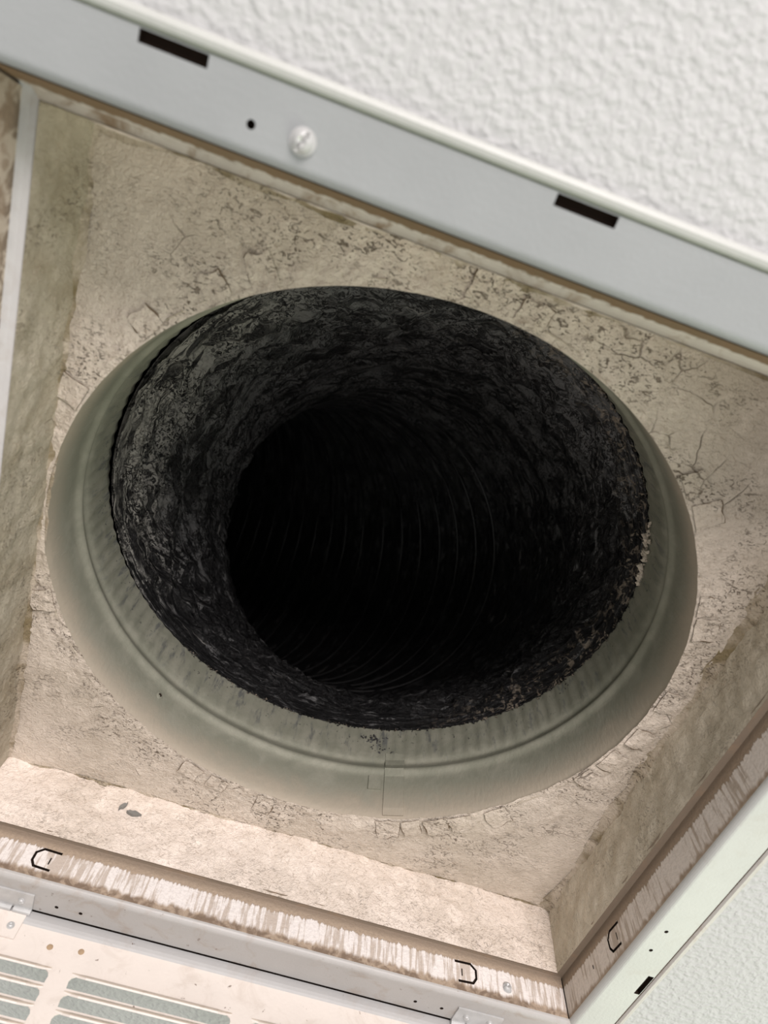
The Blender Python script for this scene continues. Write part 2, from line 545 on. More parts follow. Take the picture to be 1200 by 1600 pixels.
face_holes = {
    'top': [rect(x - X0 - 0.0142, 0.0248, x - X0 + 0.0142, 0.0298) for x in (0.0724, 0.252, 0.4316)] + [circle(0.1083 - X0, 0.0118, 0.0019)],
    'right': [rect(u - 0.0115, 0.0252, u + 0.0115, 0.0298) for u in (0.433, 0.25, 0.067)] + [circle(u, 0.0124, 0.0015, 12) for u in (0.3945, 0.3721)],
    'bottom': [circle(W - x, 0.0215, 0.0015, 12) for x in (0.095, 0.113, 0.378, 0.40)],
    'left': [rect(u - 0.0142, 0.0248, u + 0.0142, 0.0298) for u in (0.0724, 0.252, 0.4316)],
}
for key in SIDES:
    f = side_fn(key)
    Ls = LEN_OF[key]
    fo = 0.0312 if key == 'bottom' else FACE
    outer = [(-BEND, BEND), (Ls + BEND, BEND), (Ls + fo, fo), (-fo, fo)]
    vs, fs, uv, fm = holed(outer, face_holes[key], lambda u, v, d: f(u, v, d), 0.0032, 0)
    # rolled inner edge
    b = len(vs)
    n = 5
    for i in range(n + 1):
        a = math.pi / 2 * i / n
        w, z = BEND * (1 - math.cos(a)), BEND * (1 - math.sin(a))
        vs += [f(-w, w, z), f(Ls + w, w, z)]
        uv += [(0, w), (W, w)]
    for i in range(n):
        fs.append((b + 2 * i, b + 2 * i + 1, b + 2 * i + 3, b + 2 * i + 2))
        fm.append(0)
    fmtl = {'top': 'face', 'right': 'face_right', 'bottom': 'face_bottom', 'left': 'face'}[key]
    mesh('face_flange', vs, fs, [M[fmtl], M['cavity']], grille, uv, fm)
    # joint and rolled outer rim
    prof = [(FACE, 0.0), (FACE + 0.0001, 0.0016), (FACE + 0.0009, 0.0016), (FACE + 0.0010, 0.0002), (FACE + 0.0022, -0.0012), (FACE + 0.0042, -0.0014),
            (FACE + 0.0060, -0.0003), (FACE + 0.0070, 0.0016), (FACE + 0.0072, ZCEIL + 0.0002)]
    if key == 'bottom':   # the door hangs here: only a recessed joint, coloured dark as shade
        prof = [(fo, 0.0), (fo + 0.0001, 0.0025), (FACE + 0.0130, 0.0025), (FACE + 0.0131, ZCEIL + 0.0002)]
    vs, fs, fm = [], [], []
    for (w, z) in prof:
        vs += [f(-w, w, z), f(Ls + w, w, z)]
    for i in range(len(prof) - 1):
        fs.append((2 * i, 2 * i + 1, 2 * i + 3, 2 * i + 2))
        fm.append(1 if i < 3 else 0)
    mesh('outer_rim', vs, fs, [M['rim_dirty' if key == 'right' else ('cavity' if key == 'bottom' else 'rim')], M['groove' if key == 'right' else ('cavity' if key == 'bottom' else 'joint_clean')]], grille, None, fm)

# neck panels with the bent filter tabs cut in them
LEAN = {'top': 0.0049, 'right': 0.0, 'bottom': 0.0, 'left': 0.0}
# inner edges of the ledge on which the plenum box stands
IN = {'top': 0.0080, 'left': 0.0045, 'bottom': 0.4955, 'right': 0.4940}


def cut_c(u, s):
    """C-shaped punched slot opening towards +u (s = 1) or -u (s = -1), and the short slit beside it"""
    cpts = [(u + s * 0.0095, 0.0252), (u - s * 0.004, 0.0257), (u - s * 0.0085, 0.0218), (u - s * 0.0085, 0.0155), (u - s * 0.0055, 0.0115), (u + s * 0.0070, 0.0108)]
    return [thick_line(cpts, 0.0019), rect(u + 0.0036 * s - 0.0005, 0.0150, u + 0.0036 * s + 0.0005, 0.0205)]


neck_holes = {
    'top': [], 'left': [],
    'bottom': cut_c(W - 0.0745, -1) + cut_c(W - 0.4133, 1),
    'right': cut_c(0.4160, -1) + cut_c(0.084, 1) + [rect(0.4512, 0.0155, 0.4525, 0.0185)],
}
for key in SIDES:
    f = side_fn(key)
    lean = LEAN[key]
    Ls = LEN_OF[key]
    ul, ur = {'right': (LEAN['top'], 0), 'left': (0, LEAN['top'])}.get(key, (0, 0))
    outer = [(0, BEND), (Ls, BEND), (Ls - ur, NECK), (ul, NECK)]
    if key == 'bottom':
        outer = [(0.0009, BEND), (Ls, BEND), (Ls, NECK), (0.0009, NECK)]
    vs, fs, uv, fm = holed(outer, neck_holes[key], lambda u, v, d: f(u, -lean * v / NECK + d, v), 0.0022, 0)
    mesh('neck_panel', vs, fs, [M['neck_' + key], M['cavity']], grille, uv, fm)
    # ledge turned inwards at the upper end of the neck, ragged with old dirt
    N = 70
    inn = {'top': IN['top'], 'left': IN['left'] - X0, 'bottom': W - IN['bottom'], 'right': W - IN['right']}[key] + SHIFT[key]
    prof = [(-lean + 0.0015, NECK - 0.0004), (-lean - 0.0003, NECK), (-(inn * 0.5 + lean * 0.5), NECK + 0.0002), (-inn + 0.0006, NECK), (-inn + 0.0003, NECK + 0.0004), (-inn + 0.0003, NECK + 0.003)]
    ea, eb = {'top': (IN['left'] - X0, W - IN['right']), 'bottom': (W - IN['right'], IN['left'] - X0), 'right': (IN['top'], W - IN['bottom']), 'left': (W - IN['bottom'], IN['top'])}[key]
    vs, fs = [], []
    for j, (w, z) in enumerate(prof):
        k = min(1, max(0, -w / inn))
        u0, u1 = ea * k - 0.0008 * (1 - k), Ls - eb * k + 0.0008 * (1 - k)
        for i in range(N + 1):
            u = u0 + (u1 - u0) * i / N
            jit = 0.0003 * noise.noise(Vector((u * 60, len(key), j)))
            vs.append(f(u, w + (jit if j == 2 else 0), z + (jit * 0.6 if j < 3 else 0)))
    for j in range(len(prof) - 1):
        for i in range(N):
            a = j * (N + 1) + i
            fs.append((a, a + 1, a + N + 2, a + N + 1))
    mesh('neck_ledge', vs, fs, M[{'top': 'ledge_top', 'left': 'ledge_left'}.get(key, 'lip')], grille)


# screws: slotted round heads with a washer rim
def screw(loc, normal, r, parent, slot_angle=0.0):
    prof = [(r * 1.28, 0.0), (r * 1.28, r * 0.18), (r * 1.02, r * 0.22), (r * 1.0, r * 0.45), (r * 0.8, r * 0.72), (r * 0.45, r * 0.86), (0.0001, r * 0.9)]
    n = 28
    vs, fs = [], []
    for (q, h) in prof:
        for i in range(n):
            a = 2 * math.pi * i / n
            x, y = q * math.cos(a), q * math.sin(a)
            hh = h - (r * 0.38 if (abs(y) < r * 0.16 and q < r * 0.95) else 0)
            vs.append(Vector((x, y, hh)))
    for j in range(len(prof) - 1):
        for i in range(n):
            a, b = j * n + i, j * n + (i + 1) % n
            fs.append((a, b, b + n, a + n))
    q = Vector(normal).to_track_quat('Z', 'Y').to_matrix() @ Matrix.Rotation(slot_angle, 3, 'Z')
    vs = [tuple(q @ v + Vector(loc)) for v in vs]
    return mesh('screw', vs, fs, M['zinc'], parent)


screw((0.1305, -0.0142, 0.0), (0, 0, -1), 0.0044, grille, 1.1)
screw((0.4482, W + 0.0008, 0.0155), (0, -1, 0.05), 0.0036, grille, 0.15)
screw((0.37, -0.0142, 0.0), (0, 0, -1), 0.0044, grille, 0.4)

# hanging door: hinge line at the outer edge of the bottom flange
YD = 0.5340
DT = 0.008           # door thickness
DZ0, DZ1 = 0.0010, -0.512
STX, SLW, STRIP = -0.0073, 0.1171, 0.0146   # louver groups
PITCH, SL0, SLH = 0.0117, -0.0338, 0.0086
groups = [STX + k * (SLW + STRIP) for k in range(4)]
rows = 38
XA, XB = -0.021, W + 0.021
# door outline with rounded slots cut through
holes = []
for g in groups:
    for r_ in range(rows):
        z = SL0 - r_ * PITCH
        x0, x1 = g, g + SLW
        holes.append([(x0 + 0.004, z), (x1 - 0.004, z), (x1 - 0.001, z - 0.0018), (x1, z - 0.004), (x1 - 0.0004, z - SLH), (x0 + 0.0004, z - SLH), (x0, z - 0.004), (x0 + 0.001, z - 0.0018)])
ZE = -0.0095
outer = [(XA, ZE), (XB, ZE), (XB, DZ1), (XA, DZ1)]
vs, fs, uv = [], [], []
tris = tessellate_polygon([[Vector((p[0], p[1], 0)) for p in l] for l in [outer] + holes])
flat = [p for l in [outer] + holes for p in l]
vs = [(p[0], YD, p[1]) for p in flat]
nf = len(vs)
vs += [(p[0], YD + 0.001, p[1]) for p in flat]
fs = [tuple(t) for t in tris] + [tuple(nf + q for q in reversed(t)) for t in tris]
k = 0
for l in [outer] + holes:
    for i in range(len(l)):
        j = (i + 1) % len(l)
        fs.append((k + i, k + j, nf + k + j, nf + k + i))
    k += len(l)
door = mesh('louvered_door', vs, fs, M['door'], grille, label='cream enamelled louvered door panel hanging down from its hinges')
# turned edge of the door along the hinge line and returns at the sides
vs, fs = [], []
prof = [(YD, ZE), (YD - 0.0012, ZE + 0.0015), (YD - 0.0014, ZE + 0.004), (YD - 0.0002, DZ0 - 0.0008), (YD + 0.0012, DZ0), (YD + DT, DZ0), (YD + DT, ZE)]
for (y, z) in prof:
    vs += [(XA, y, z), (XB, y, z)]
fs = [(2 * i, 2 * i + 1, 2 * i + 3, 2 * i + 2) for i in range(len(prof) - 1)]
mesh('door_edge', vs, fs, M['door_edge'], door)
for x in (XA, XB):
    v, f_ = box_mesh(x - 0.0006, YD, DZ1, x + 0.0006, YD + DT, DZ0)
    mesh('door_side', v, f_, M['door'], door)
v, f_ = box_mesh(XA, YD, DZ1 - 0.0012, XB, YD + DT, DZ1)
mesh('door_side', v, f_, M['door'], door)


# louver blades: stamped curved fins, one above each slot
def blade(nu=22):
    def fn(a, b):
        x = SLW * a
        e = min(1.0, min(a, 1 - a) * SLW / 0.012)
        e = e * e * (3 - 2 * e)
        # cross-section: leaves the sheet at the slot's upper edge and curls towards the room
        ang = b * 1.25
        rr = 0.0052 * (0.35 + 0.65 * e)
        y = YD - 0.0002 - rr * math.sin(ang) * 0.75 * e
        z = SL0 + 0.0016 - rr * (1 - math.cos(ang)) * 0.55 - b * 0.0012 * e
        return (x, y, z), (x, b)
    vs, fs, _ = grid(nu, 5, fn)
    n0 = len(vs)
    vs2 = vs + [(p[0], p[1] + 0.0004, p[2] - 0.0011) for p in vs]
    fs2 = fs + [tuple(n0 + q for q in reversed(t)) for t in fs]
    cu = nu + 1
    last = 5 * cu
    for i in range(nu):
        fs2.append((last + i, n0 + last + i, n0 + last + i + 1, last + i + 1))
    return vs2, fs2, [0] * (len(fs2) - nu) + [1] * nu


bv, bf, bm = blade()
first = mesh('louver_blade', [(p[0] + groups[0], p[1], p[2]) for p in bv], bf, [M['blade'], M['door']], door, fmat=bm)
for gi, g in enumerate(groups):
    for r_ in range(rows):
        if gi == 0 and r_ == 0:
            continue
        o = first.copy()
        COL.objects.link(o)
        o.parent = door
        o.location = (g - groups[0], 0, -r_ * PITCH)


# two rusty dimples in the door sheet
for (x, z) in ((0.1019, -0.0200), (0.1238, -0.0180)):
    vs = [(x, YD - 0.0007, z)]
    for (rr, dy) in ((0.0008, -0.00045), (0.0015, -0.0003), (0.0022, 0.0003)):
        vs += [(x + rr * math.cos(2 * math.pi * i / 14) * (1.1 + 0.2 * noise.noise(Vector((i, x * 90, 1)))), YD + dy - 0.0002, z + rr * math.sin(2 * math.pi * i / 14)) for i in range(14)]
    fs = [(0, 1 + i, 1 + (i + 1) % 14) for i in range(14)]
    for k in (0, 1):
        fs += [(1 + 14 * k + i, 15 + 14 * k + i, 15 + 14 * k + (i + 1) % 14, 1 + 14 * k + (i + 1) % 14) for i in range(14)]
    mesh('rust_spot', vs, fs, M['rust'], door, smooth=True)


# hinges: two leaves, knuckles, two screws each
def hinge(x0, x1):
    h = None
    y0, y1 = W + 0.0135, YD - 0.0015
    v, f_ = box_mesh(x0, y0, -0.0013, x1, y1 - 0.0015, -0.0001)
    h = mesh('hinge', v, f_, M['zinc'], grille, label='zinc butt hinge leaf with knuckle')
    # leaf on the door face
    v, f_ = box_mesh(x0 + 0.002, YD - 0.0016, -0.0215, x1 - 0.002, YD - 0.0004, -0.004)
    mesh('hinge_leaf', v, f_, M['zinc'] if x0 > 0.2 else M['door'], h)
    # knuckles along x
    n = 14
    cuts = [x0, x0 + (x1 - x0) * 0.30, x0 + (x1 - x0) * 0.34, x0 + (x1 - x0) * 0.62, x0 + (x1 - x0) * 0.66, x1]
    for i, (a, b) in enumerate(((cuts[0], cuts[1]), (cuts[2], cuts[3]), (cuts[4], cuts[5]))):
        r = 0.0024
        yc, zc = YD - 0.0022, -0.0022
        vs = []
        for x in (a, b):
            for k in range(n):
                t = 2 * math.pi * k / n
                vs.append((x, yc + r * math.cos(t), zc + r * math.sin(t)))
        fs = [(k, (k + 1) % n, n + (k + 1) % n, n + k) for k in range(n)] + [tuple(range(n))[::-1], tuple(range(n, 2 * n))]
        mesh('knuckle', vs, fs, M['zinc'], h)
    for x in (x0 + 0.0095, x1 - 0.0085):
        screw((x, (y0 + y1) / 2 - 0.0008, -0.0013), (0, 0, -1), 0.0021, h, random.random())
    for x in (x0 + 0.0095, x1 - 0.0085):
        screw((x, YD - 0.0016, -0.0135), (0, -1, 0), 0.0021, h, random.random())


hinge(0.0405, 0.0782)
hinge(0.4115, 0.4492)

# ------------------------------------------------------------------ plenum box above the ceiling
plenum = root('plenum_box', 'square beige plenum box above the grille, its panels caked with dust', 'plenum box', (W / 2, W / 2, ZC + NECK))
# lower corners follow the neck, upper corners are the measured corners of the top panel
lo = [(IN['left'], IN['top']), (IN['right'], IN['top']), (IN['right'], IN['bottom']), (IN['left'], IN['bottom'])]
hi = [(0.0045, 0.0080), (W - 0.002, 0.008), (W - 0.002, W - 0.002), (0.0045, W - 0.002)]
for i in range(4):
    j = (i + 1) % 4
    A, B, Cc, D = Vector(lo[i]), Vector(lo[j]), Vector(hi[j]), Vector(hi[i])
    nrm = Vector(((B - A).y, -(B - A).x)).normalized()

    def fn(a, b):
        p = (A * (1 - a) + B * a) * (1 - b) + (D * (1 - a) + Cc * a) * b
        z = NECK - 0.0004 + (ZP + 0.003 - NECK) * b
        edge = min(1.0, b * 5) * min(1.0, min(a, 1 - a) * 30)
        d = (0.0016 * fb(p.x, p.y, z, 26) + 0.0012 * fb(p.x, p.y, z, 90, 3)) * edge
        q = p - nrm * d
        return (q.x, q.y, z), (a * W, z)
    vs, fs, uv = grid(200, 26, fn)
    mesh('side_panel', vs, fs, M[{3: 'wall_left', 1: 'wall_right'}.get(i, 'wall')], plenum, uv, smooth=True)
    # unseen outer skin, thickens the box and keeps stray light out
    mesh_skin = []
    for (P, z) in ((A, ZCEIL), (B, ZCEIL), (B, ZP + 0.008), (A, ZP + 0.008)):
        c0 = Vector((W / 2, W / 2))
        q = c0 + (P - c0) * (1.048 if i != 9 else 1)
        mesh_skin.append((q.x, q.y, z))
    mesh('light_seal_skin', mesh_skin, [(0, 1, 2, 3)], M['lip'], plenum)
n = 96  # unseen top skin added to keep light out of the gaps
vs, fs = [], []
for k in range(n):
    a = 2 * math.pi * k / n
    r = ell(a) + 0.006
    vs.append((CX + r * math.cos(a), CY + r * math.sin(a), ZP + 0.008))
    t = min(0.264 / max(abs(math.cos(a)), 1e-6), 0.264 / max(abs(math.sin(a)), 1e-6))
    vs.append((CX + 0.008 + t * math.cos(a), CY + 0.006 + t * math.sin(a), ZP + 0.008))
for k in range(n):
    a, b = 2 * k, 2 * ((k + 1) % n)
    fs.append((a, a + 1, b + 1, b))
mesh('light_seal_skin', vs, fs, M['lip'], plenum)

# top panel: square outline, round hole, dust relief and a low mound of sealant round the collar
def sq_point(a):
    dx, dy = math.cos(a), math.sin(a)
    t = 9.0
    for (d, lo_, hi_, cc) in ((dx, hi[0][0] - 0.001, hi[1][0] + 0.001, CX), (dy, hi[0][1] - 0.001, hi[2][1] + 0.001, CY)):
        if d > 1e-9:
            t = min(t, (hi_ - cc) / d)
        elif d < -1e-9:
            t = min(t, (lo_ - cc) / d)
    return t


def relief(x, y):
    r = math.hypot(x - CX, y - CY) - ell(math.atan2(y - CY, x - CX))
    near = math.exp(-(max(r, 0) / 0.03) ** 2)
    v = 0.0011 * fb(x, y, 3.1, 20) + 0.0010 * fb(x * 1.2, y, 1.7, 75, 4)
    rag = abs(noise.noise(Vector((x * 120, y * 120, 5)))) * 0.0010
    return v * (0.55 + 0.7 * near) + near * (0.0012 + rag)


def plate_fn(a, b):
    ang = 2 * math.pi * a
    rs = sq_point(ang)
    e = ell(ang) - 0.001
    r = e + (rs - e) * (b ** 1.2)
    x, y = CX + r * math.cos(ang), CY + r * math.sin(ang)
    return (x, y, ZP - relief(x, y)), (x, y)


vs, fs, uv = grid(760, 56, plate_fn, True)
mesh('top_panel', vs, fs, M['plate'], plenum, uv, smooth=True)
# sealant smeared along the four inner corners
for i in range(4):
    j = (i + 1) % 4
    A, B = Vector(hi[i]), Vector(hi[j])
    t = (B - A).normalized()
    inn = Vector((-t.y, t.x))
    if (Vector((CX, CY)) - A).dot(inn) < 0:
        inn = -inn
    size = (0.008, 0.012, 0.0030, 0.007)[i]

    def fn(a, b):
        p = A + (B - A) * a
        s = size * (0.75 + 0.55 * noise.noise(Vector((p.x * 24, p.y * 24, i * 3.3))))
        th = math.pi / 2 * b
        w = s * (1 - math.sin(th)) if True else 0
        h = s * (1 - math.cos(th))
        rg = 0.0009 * noise.noise(Vector((p.x * 150, p.y * 150, b * 5)))
        q = p + inn * (w - 0.001 + rg)
        return (q.x, q.y, ZP - 0.0002 - h + rg), (a, b)
    vs, fs, uv = grid(150, 6, fn)
    mesh('sealant_bead', vs, fs, M['seal'], plenum, uv, smooth=True)

# two bare spots scraped through the dust of the near side panel
def patch(pts):
    vs, fs = [], []
    n = len(pts)
    for (x, z) in pts:
        b = (z - NECK) / (ZP - NECK)
        vs.append((x, IN['bottom'] * (1 - b) + (W - 0.002) * b - 0.0021, z))
    vs += [(v[0], v[1] + 0.004, v[2]) for v in vs]
    fs = [tuple(range(n))] + [(i, n + i, n + (i + 1) % n, (i + 1) % n) for i in range(n)]
    return mesh('bare_spot', vs, fs, M['bare_patch'], plenum)


def blob(x0, z0, w, h, sl, seed):
    return [(x0 + w * math.cos(t * 0.449) * (1 + 0.6 * noise.noise(Vector((t * 2.3, seed * 3.7, 0.3)))) + sl * h * math.sin(t * 0.449), z0 + h * math.sin(t * 0.449) * (1 + 0.6 * noise.noise(Vector((t * 2.3, seed * 3.7, 4.3))))) for t in range(14)]


patch(blob(0.1095, 0.0755, 0.0020, 0.0036, 0.5, 1))
patch(blob(0.1200, 0.0717, 0.0052, 0.0017, -0.3, 2))

# ------------------------------------------------------------------ sheet metal collar
collar = root('duct_collar', 'round galvanised duct collar with a rolled bead, set in the plenum top', 'duct collar', (CX, CY, ZC + ZP))
prof = []
NZ = 64
def collar_r(z, a):
    r = ell(a) + 0.004 * math.exp(-z / 0.004)
    r -= 0.0034 * math.exp(-((z - 0.052) / 0.0042) ** 2)
    r += 0.0016 * math.exp(-((z - 0.0625) / 0.003) ** 2)
    if z > 0.064:
        k = min(1, (z - 0.064) / 0.008)
        r += (0.00055 * math.cos(a * 118) - 0.001) * k
    r += 0.0007 * noise.noise(Vector((math.cos(a) * 3, math.sin(a) * 3, z * 22)))
    return r


def collar_fn(a, b):
    ang = 2 * math.pi * a
    z = CH * b
    r = collar_r(z, ang)
    return (CX + r * math.cos(ang), CY + r * math.sin(ang), ZP - 0.001 + z), (a, z)


vs, fs, uv = grid(708, NZ, collar_fn, True)
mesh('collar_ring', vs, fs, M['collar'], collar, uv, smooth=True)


# fixing tabs folded flat on the underside of the top panel
def tab(ang, wid, ln, lift):
    c_, s_ = math.cos(ang), math.sin(ang)
    nu, nv = 8, 7

    def fn(a, b):
        tt = (a - 0.5) * wid * (1 - 0.12 * b)
        rr = ell(ang) + 0.001 + ln * b * (1 + 0.16 * noise.noise(Vector((a * 2.2, ang * 5, 1))))
        tt += 0.0016 * noise.noise(Vector((b * 2.5, ang * 7, a * 1.5)))
        x = CX + rr * c_ - tt * s_
        y = CY + rr * s_ + tt * c_
        z = ZP - relief(x, y) - lift - 0.0004 * noise.noise(Vector((x * 130, y * 130, 2)))
        return (x, y, z), (a, b)
    vs, fs, _ = grid(nu, nv, fn)
    n0 = len(vs)
    vs = vs + [(p[0], p[1], p[2] + 0.0028) for p in vs]
    cu = nu + 1
    rim = [i for i in range(cu)] + [j * cu + nu for j in range(1, nv + 1)] + [nv * cu + i for i in range(nu - 1, -1, -1)] + [j * cu for j in range(nv - 1, 0, -1)]
    for k in range(len(rim)):
        a, b = rim[k], rim[(k + 1) % len(rim)]
        fs.append((a, n0 + a, n0 + b, b))
    nf_ = nu * nv
    cx_, cy_ = CX + (ell(ang) + ln / 2) * c_, CY + (ell(ang) + ln / 2) * s_
    for i in range(n0):      # flared dark outline paints the shade along the tab edge
        k = max(0.0, min(0.0012, 0.0002 + 0.0026 * noise.noise(Vector((vs[i][0] * 85, vs[i][1] * 85, 8)))))
        d = Vector((vs[i][0] - cx_, vs[i][1] - cy_))
        d = d.normalized() * k if d.length > 1e-6 else d
        if d.x * c_ + d.y * s_ < -0.0002:
            d = Vector((0, 0))
        vs[n0 + i] = (vs[i][0] + d.x, vs[i][1] + d.y, vs[i][2] + 0.0003)
    return mesh('fixing_tab', vs, fs, [M['plate'], M['tab_gap']], collar, None, [0] * nf_ + [1] * (len(fs) - nf_))


seen = [-131, -124, -91, -83, -43, -37, -20, -15.5, 1, 10.5, 17, 23.5, 44, 51, 56.5, 62, 67, 95, 106.5, 113, 160, 168, 200, 216]
for d in seen:
    d2 = d + random.uniform(-0.6, 0.6)
    a = math.radians(d2)
    room = sq_point(a) - ell(a)
    ln = min(random.uniform(0.014, 0.021), room - 0.003)
    if ln > 0.006:
        tab(a, random.uniform(0.0165, 0.022), ln, random.uniform(0.0008, 0.0015))


# lap joint strap and rivets on the inside of the collar
def strap(a0, a1, z0, z1, off):
    def fn(a, b):
        ang = a0 + (a1 - a0) * a
        z = z0 + (z1 - z0) * b
        r = collar_r(z, ang) - off
        return (CX + r * math.cos(ang), CY + r * math.sin(ang), ZP - 0.001 + z), (a, b)
    vs, fs, uv = grid(12, 10, fn)
    n0 = len(vs)
    vs += [(CX + (v[0] - CX) * (1 + off * 1.05 / CR), CY + (v[1] - CY) * (1 + off * 1.05 / CR), v[2]) for v in vs]
    cu = 13
    rim = [i for i in range(cu)] + [j * cu + 12 for j in range(1, 11)] + [10 * cu + i for i in range(11, -1, -1)] + [j * cu for j in range(9, 0, -1)]
    for k in range(len(rim)):
        a, b = rim[k], rim[(k + 1) % len(rim)]
        fs.append((a, n0 + a, n0 + b, b))
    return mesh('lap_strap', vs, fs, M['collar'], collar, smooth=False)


def ang_of(x, y):
    return math.atan2(y - CY, x - CX)
strap(math.radians(63.5), math.radians(68.2), 0.004, 0.072, 0.0011)
strap(math.radians(69.0), math.radians(72.0), 0.030, 0.045, 0.0016)


def rivet(ang, z, r):
    rr = collar_r(z, ang)
    c_, s_ = math.cos(ang), math.sin(ang)
    vs, fs = [], []
    n = 14
    prof = [(1.6, 0.0), (1.5, 0.25), (1.0, 0.45), (0.75, 0.5), (0.55, 0.1), (0.01, -0.3)]
    for (q, h) in prof:
        for i in range(n):
            t = 2 * math.pi * i / n
            tt, zz, ii = q * r * math.cos(t), q * r * math.sin(t), h * r
            R_ = rr - ii
            vs.append((CX + R_ * c_ - tt * s_, CY + R_ * s_ + tt * c_, ZP + z + zz))
    for j in range(len(prof) - 1):
        for i in range(n):
            a, b = j * n + i, j * n + (i + 1) % n
            fs.append((a, b, b + n, a + n))
    fm = [0] * (3 * n) + [1] * (2 * n)
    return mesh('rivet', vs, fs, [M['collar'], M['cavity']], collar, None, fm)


rivet(math.radians(127), 0.036, 0.0022)
rivet(math.radians(66.3), 0.036, 0.0018)
rivet(math.radians(70.6), 0.034, 0.0018)

# ------------------------------------------------------------------ flexible duct
duct = root('flexible_duct', 'black flexible duct full of soot, bending away above the collar', 'flexible duct', (CX, CY, ZC + ZP + CH))
KN = [  # centre line: x, y, z, radius
    (0.2392, 0.2449, ZP + CH - 0.002, 0.2220),
    (0.2430, 0.2520, ZP + CH + 0.030, 0.2185),
    (0.2540, 0.2760, 0.290, 0.2140),
    (0.2720, 0.3150, 0.370, 0.2110),
    (0.2780, 0.3660, 0.450, 0.2100),
    (0.2560, 0.4230, 0.525, 0.2100),
    (0.1900, 0.4800, 0.590, 0.2110),
    (0.0700, 0.5250, 0.640, 0.2120),
    (-0.0900, 0.5500, 0.680, 0.2120),
    (-0.3000, 0.5600, 0.710, 0.2120),
]


def cat(p0, p1, p2, p3, t):
    return tuple(0.5 * (2 * b + (c_ - a) * t + (2 * a - 5 * b + 4 * c_ - d) * t * t + (3 * b - a - 3 * c_ + d) * t ** 3) for a, b, c_, d in zip(p0, p1, p2, p3))


path = []
for i in range(len(KN) - 1):
    p0, p1, p2, p3 = KN[max(i - 1, 0)], KN[i], KN[i + 1], KN[min(i + 2, len(KN) - 1)]
    for k in range(24):
        path.append(cat(p0, p1, p2, p3, k / 24))
path.append(KN[-1])
S = [0.0]
for a, b in zip(path, path[1:]):
    S.append(S[-1] + (Vector(b[:3]) - Vector(a[:3])).length)
LEN = S[-1]


def at_s(s):
    s = min(max(s, 0), LEN)
    lo_, hi_ = 0, len(S) - 1
    while hi_ - lo_ > 1:
        mid = (lo_ + hi_) // 2
        if S[mid] <= s:
            lo_ = mid
        else:
            hi_ = mid
    t = (s - S[lo_]) / max(1e-9, S[hi_] - S[lo_])
    a, b = path[lo_], path[hi_]
    return Vector([a[k] * (1 - t) + b[k] * t for k in range(3)]), a[3] * (1 - t) + b[3] * t


NS, NA = 460, 420
frames = []
prev = None
for j in range(NS + 1):
    s = LEN * (j / NS) ** 1.5
    p, r = at_s(s)
    q0, _ = at_s(s - 0.012)
    q1, _ = at_s(s + 0.012)
    tn = (q1 - q0).normalized()
    k = min(1.0, s / 0.26)
    k = k * k * (3 - 2 * k)
    tn = (Vector((0, 0, 1)) * (1 - k) + tn * k).normalized()
    if prev is None:
        ux = Vector((1, 0, 0))
    else:
        ux = prev
    ux = (ux - tn * ux.dot(tn)).normalized()
    prev = ux
    uy = tn.cross(ux)
    frames.append((s, p, r, ux, uy))

WP = 0.024   # wire pitch


def liner_point(j, a):
    s, p, r, ux, uy = frames[j]
    ca, sa = math.cos(a), math.sin(a)
    env = min(1.0, s / 0.03)
    # film sags outwards between the turns of the wire
    ph = (s / WP - a / (2 * math.pi)) % 1.0
    sag = 0.0045 * (math.sin(math.pi * ph) - 0.6) * min(1, max(0, (s - 0.05) / 0.12))
    # folds of the squeezed film: they run round the duct, wander and branch
    tw = s + 0.010 * math.sin(a + 0.8) + 0.006 * noise.noise(Vector((ca * 2.2, sa * 2.2, s * 6)))
    g1 = noise.noise(Vector((ca * 3.4, sa * 3.4, tw * 62)))
    g2 = noise.noise(Vector((ca * 6.0, sa * 6.0, tw * 150 + 9)))
    g3 = noise.noise(Vector((ca * 15, sa * 15, tw * 300 + 3)))
    fade = math.exp(-(s / 0.42) ** 2)
    fold = ((1 - abs(g1)) ** 4 * 0.0105 + (1 - abs(g2)) ** 3 * 0.0055) * fade
    wr = g3 * 0.0016 * fade
    lump = 0.006 * noise.noise(Vector((ca * 3.2, sa * 3.2, s * 7))) * min(1, s / 0.1)
    rough = 0.0022 * noise.fractal(Vector((ca * 30, sa * 30, s * 140)), 0.9, 2.1, 3) * math.exp(-(s / 0.3) ** 2)
    R_ = r + sag - (fold + wr) * env + lump - rough * env
    # the film droops inwards on the left of the mouth
    dl = math.exp(-((((a - math.pi + math.pi) % (2 * math.pi)) - math.pi) / 0.55) ** 2) * math.exp(-((s - 0.05) / 0.05) ** 2)
    R_ -= 0.004 * dl
    R_ *= 1 + (ell(a) / CR - 1) * math.exp(-(s / 0.12) ** 2)
    q = p + (ux * ca + uy * sa) * R_
    return (q.x, q.y, max(q.z, ZP + CH - 0.003))


vs, fs, uv = [], [], []
for j in range(NS + 1):
    for i in range(NA + 1):
        a = 2 * math.pi * (i % NA) / NA
        vs.append(liner_point(j, a))
        uv.append((i / NA, frames[j][0]))
for j in range(NS):
    for i in range(NA):
        a = j * (NA + 1) + i
        fs.append((a, a + 1, a + NA + 2, a + NA + 1))
mesh('duct_liner', vs, fs, M['liner'], duct, uv, smooth=True)


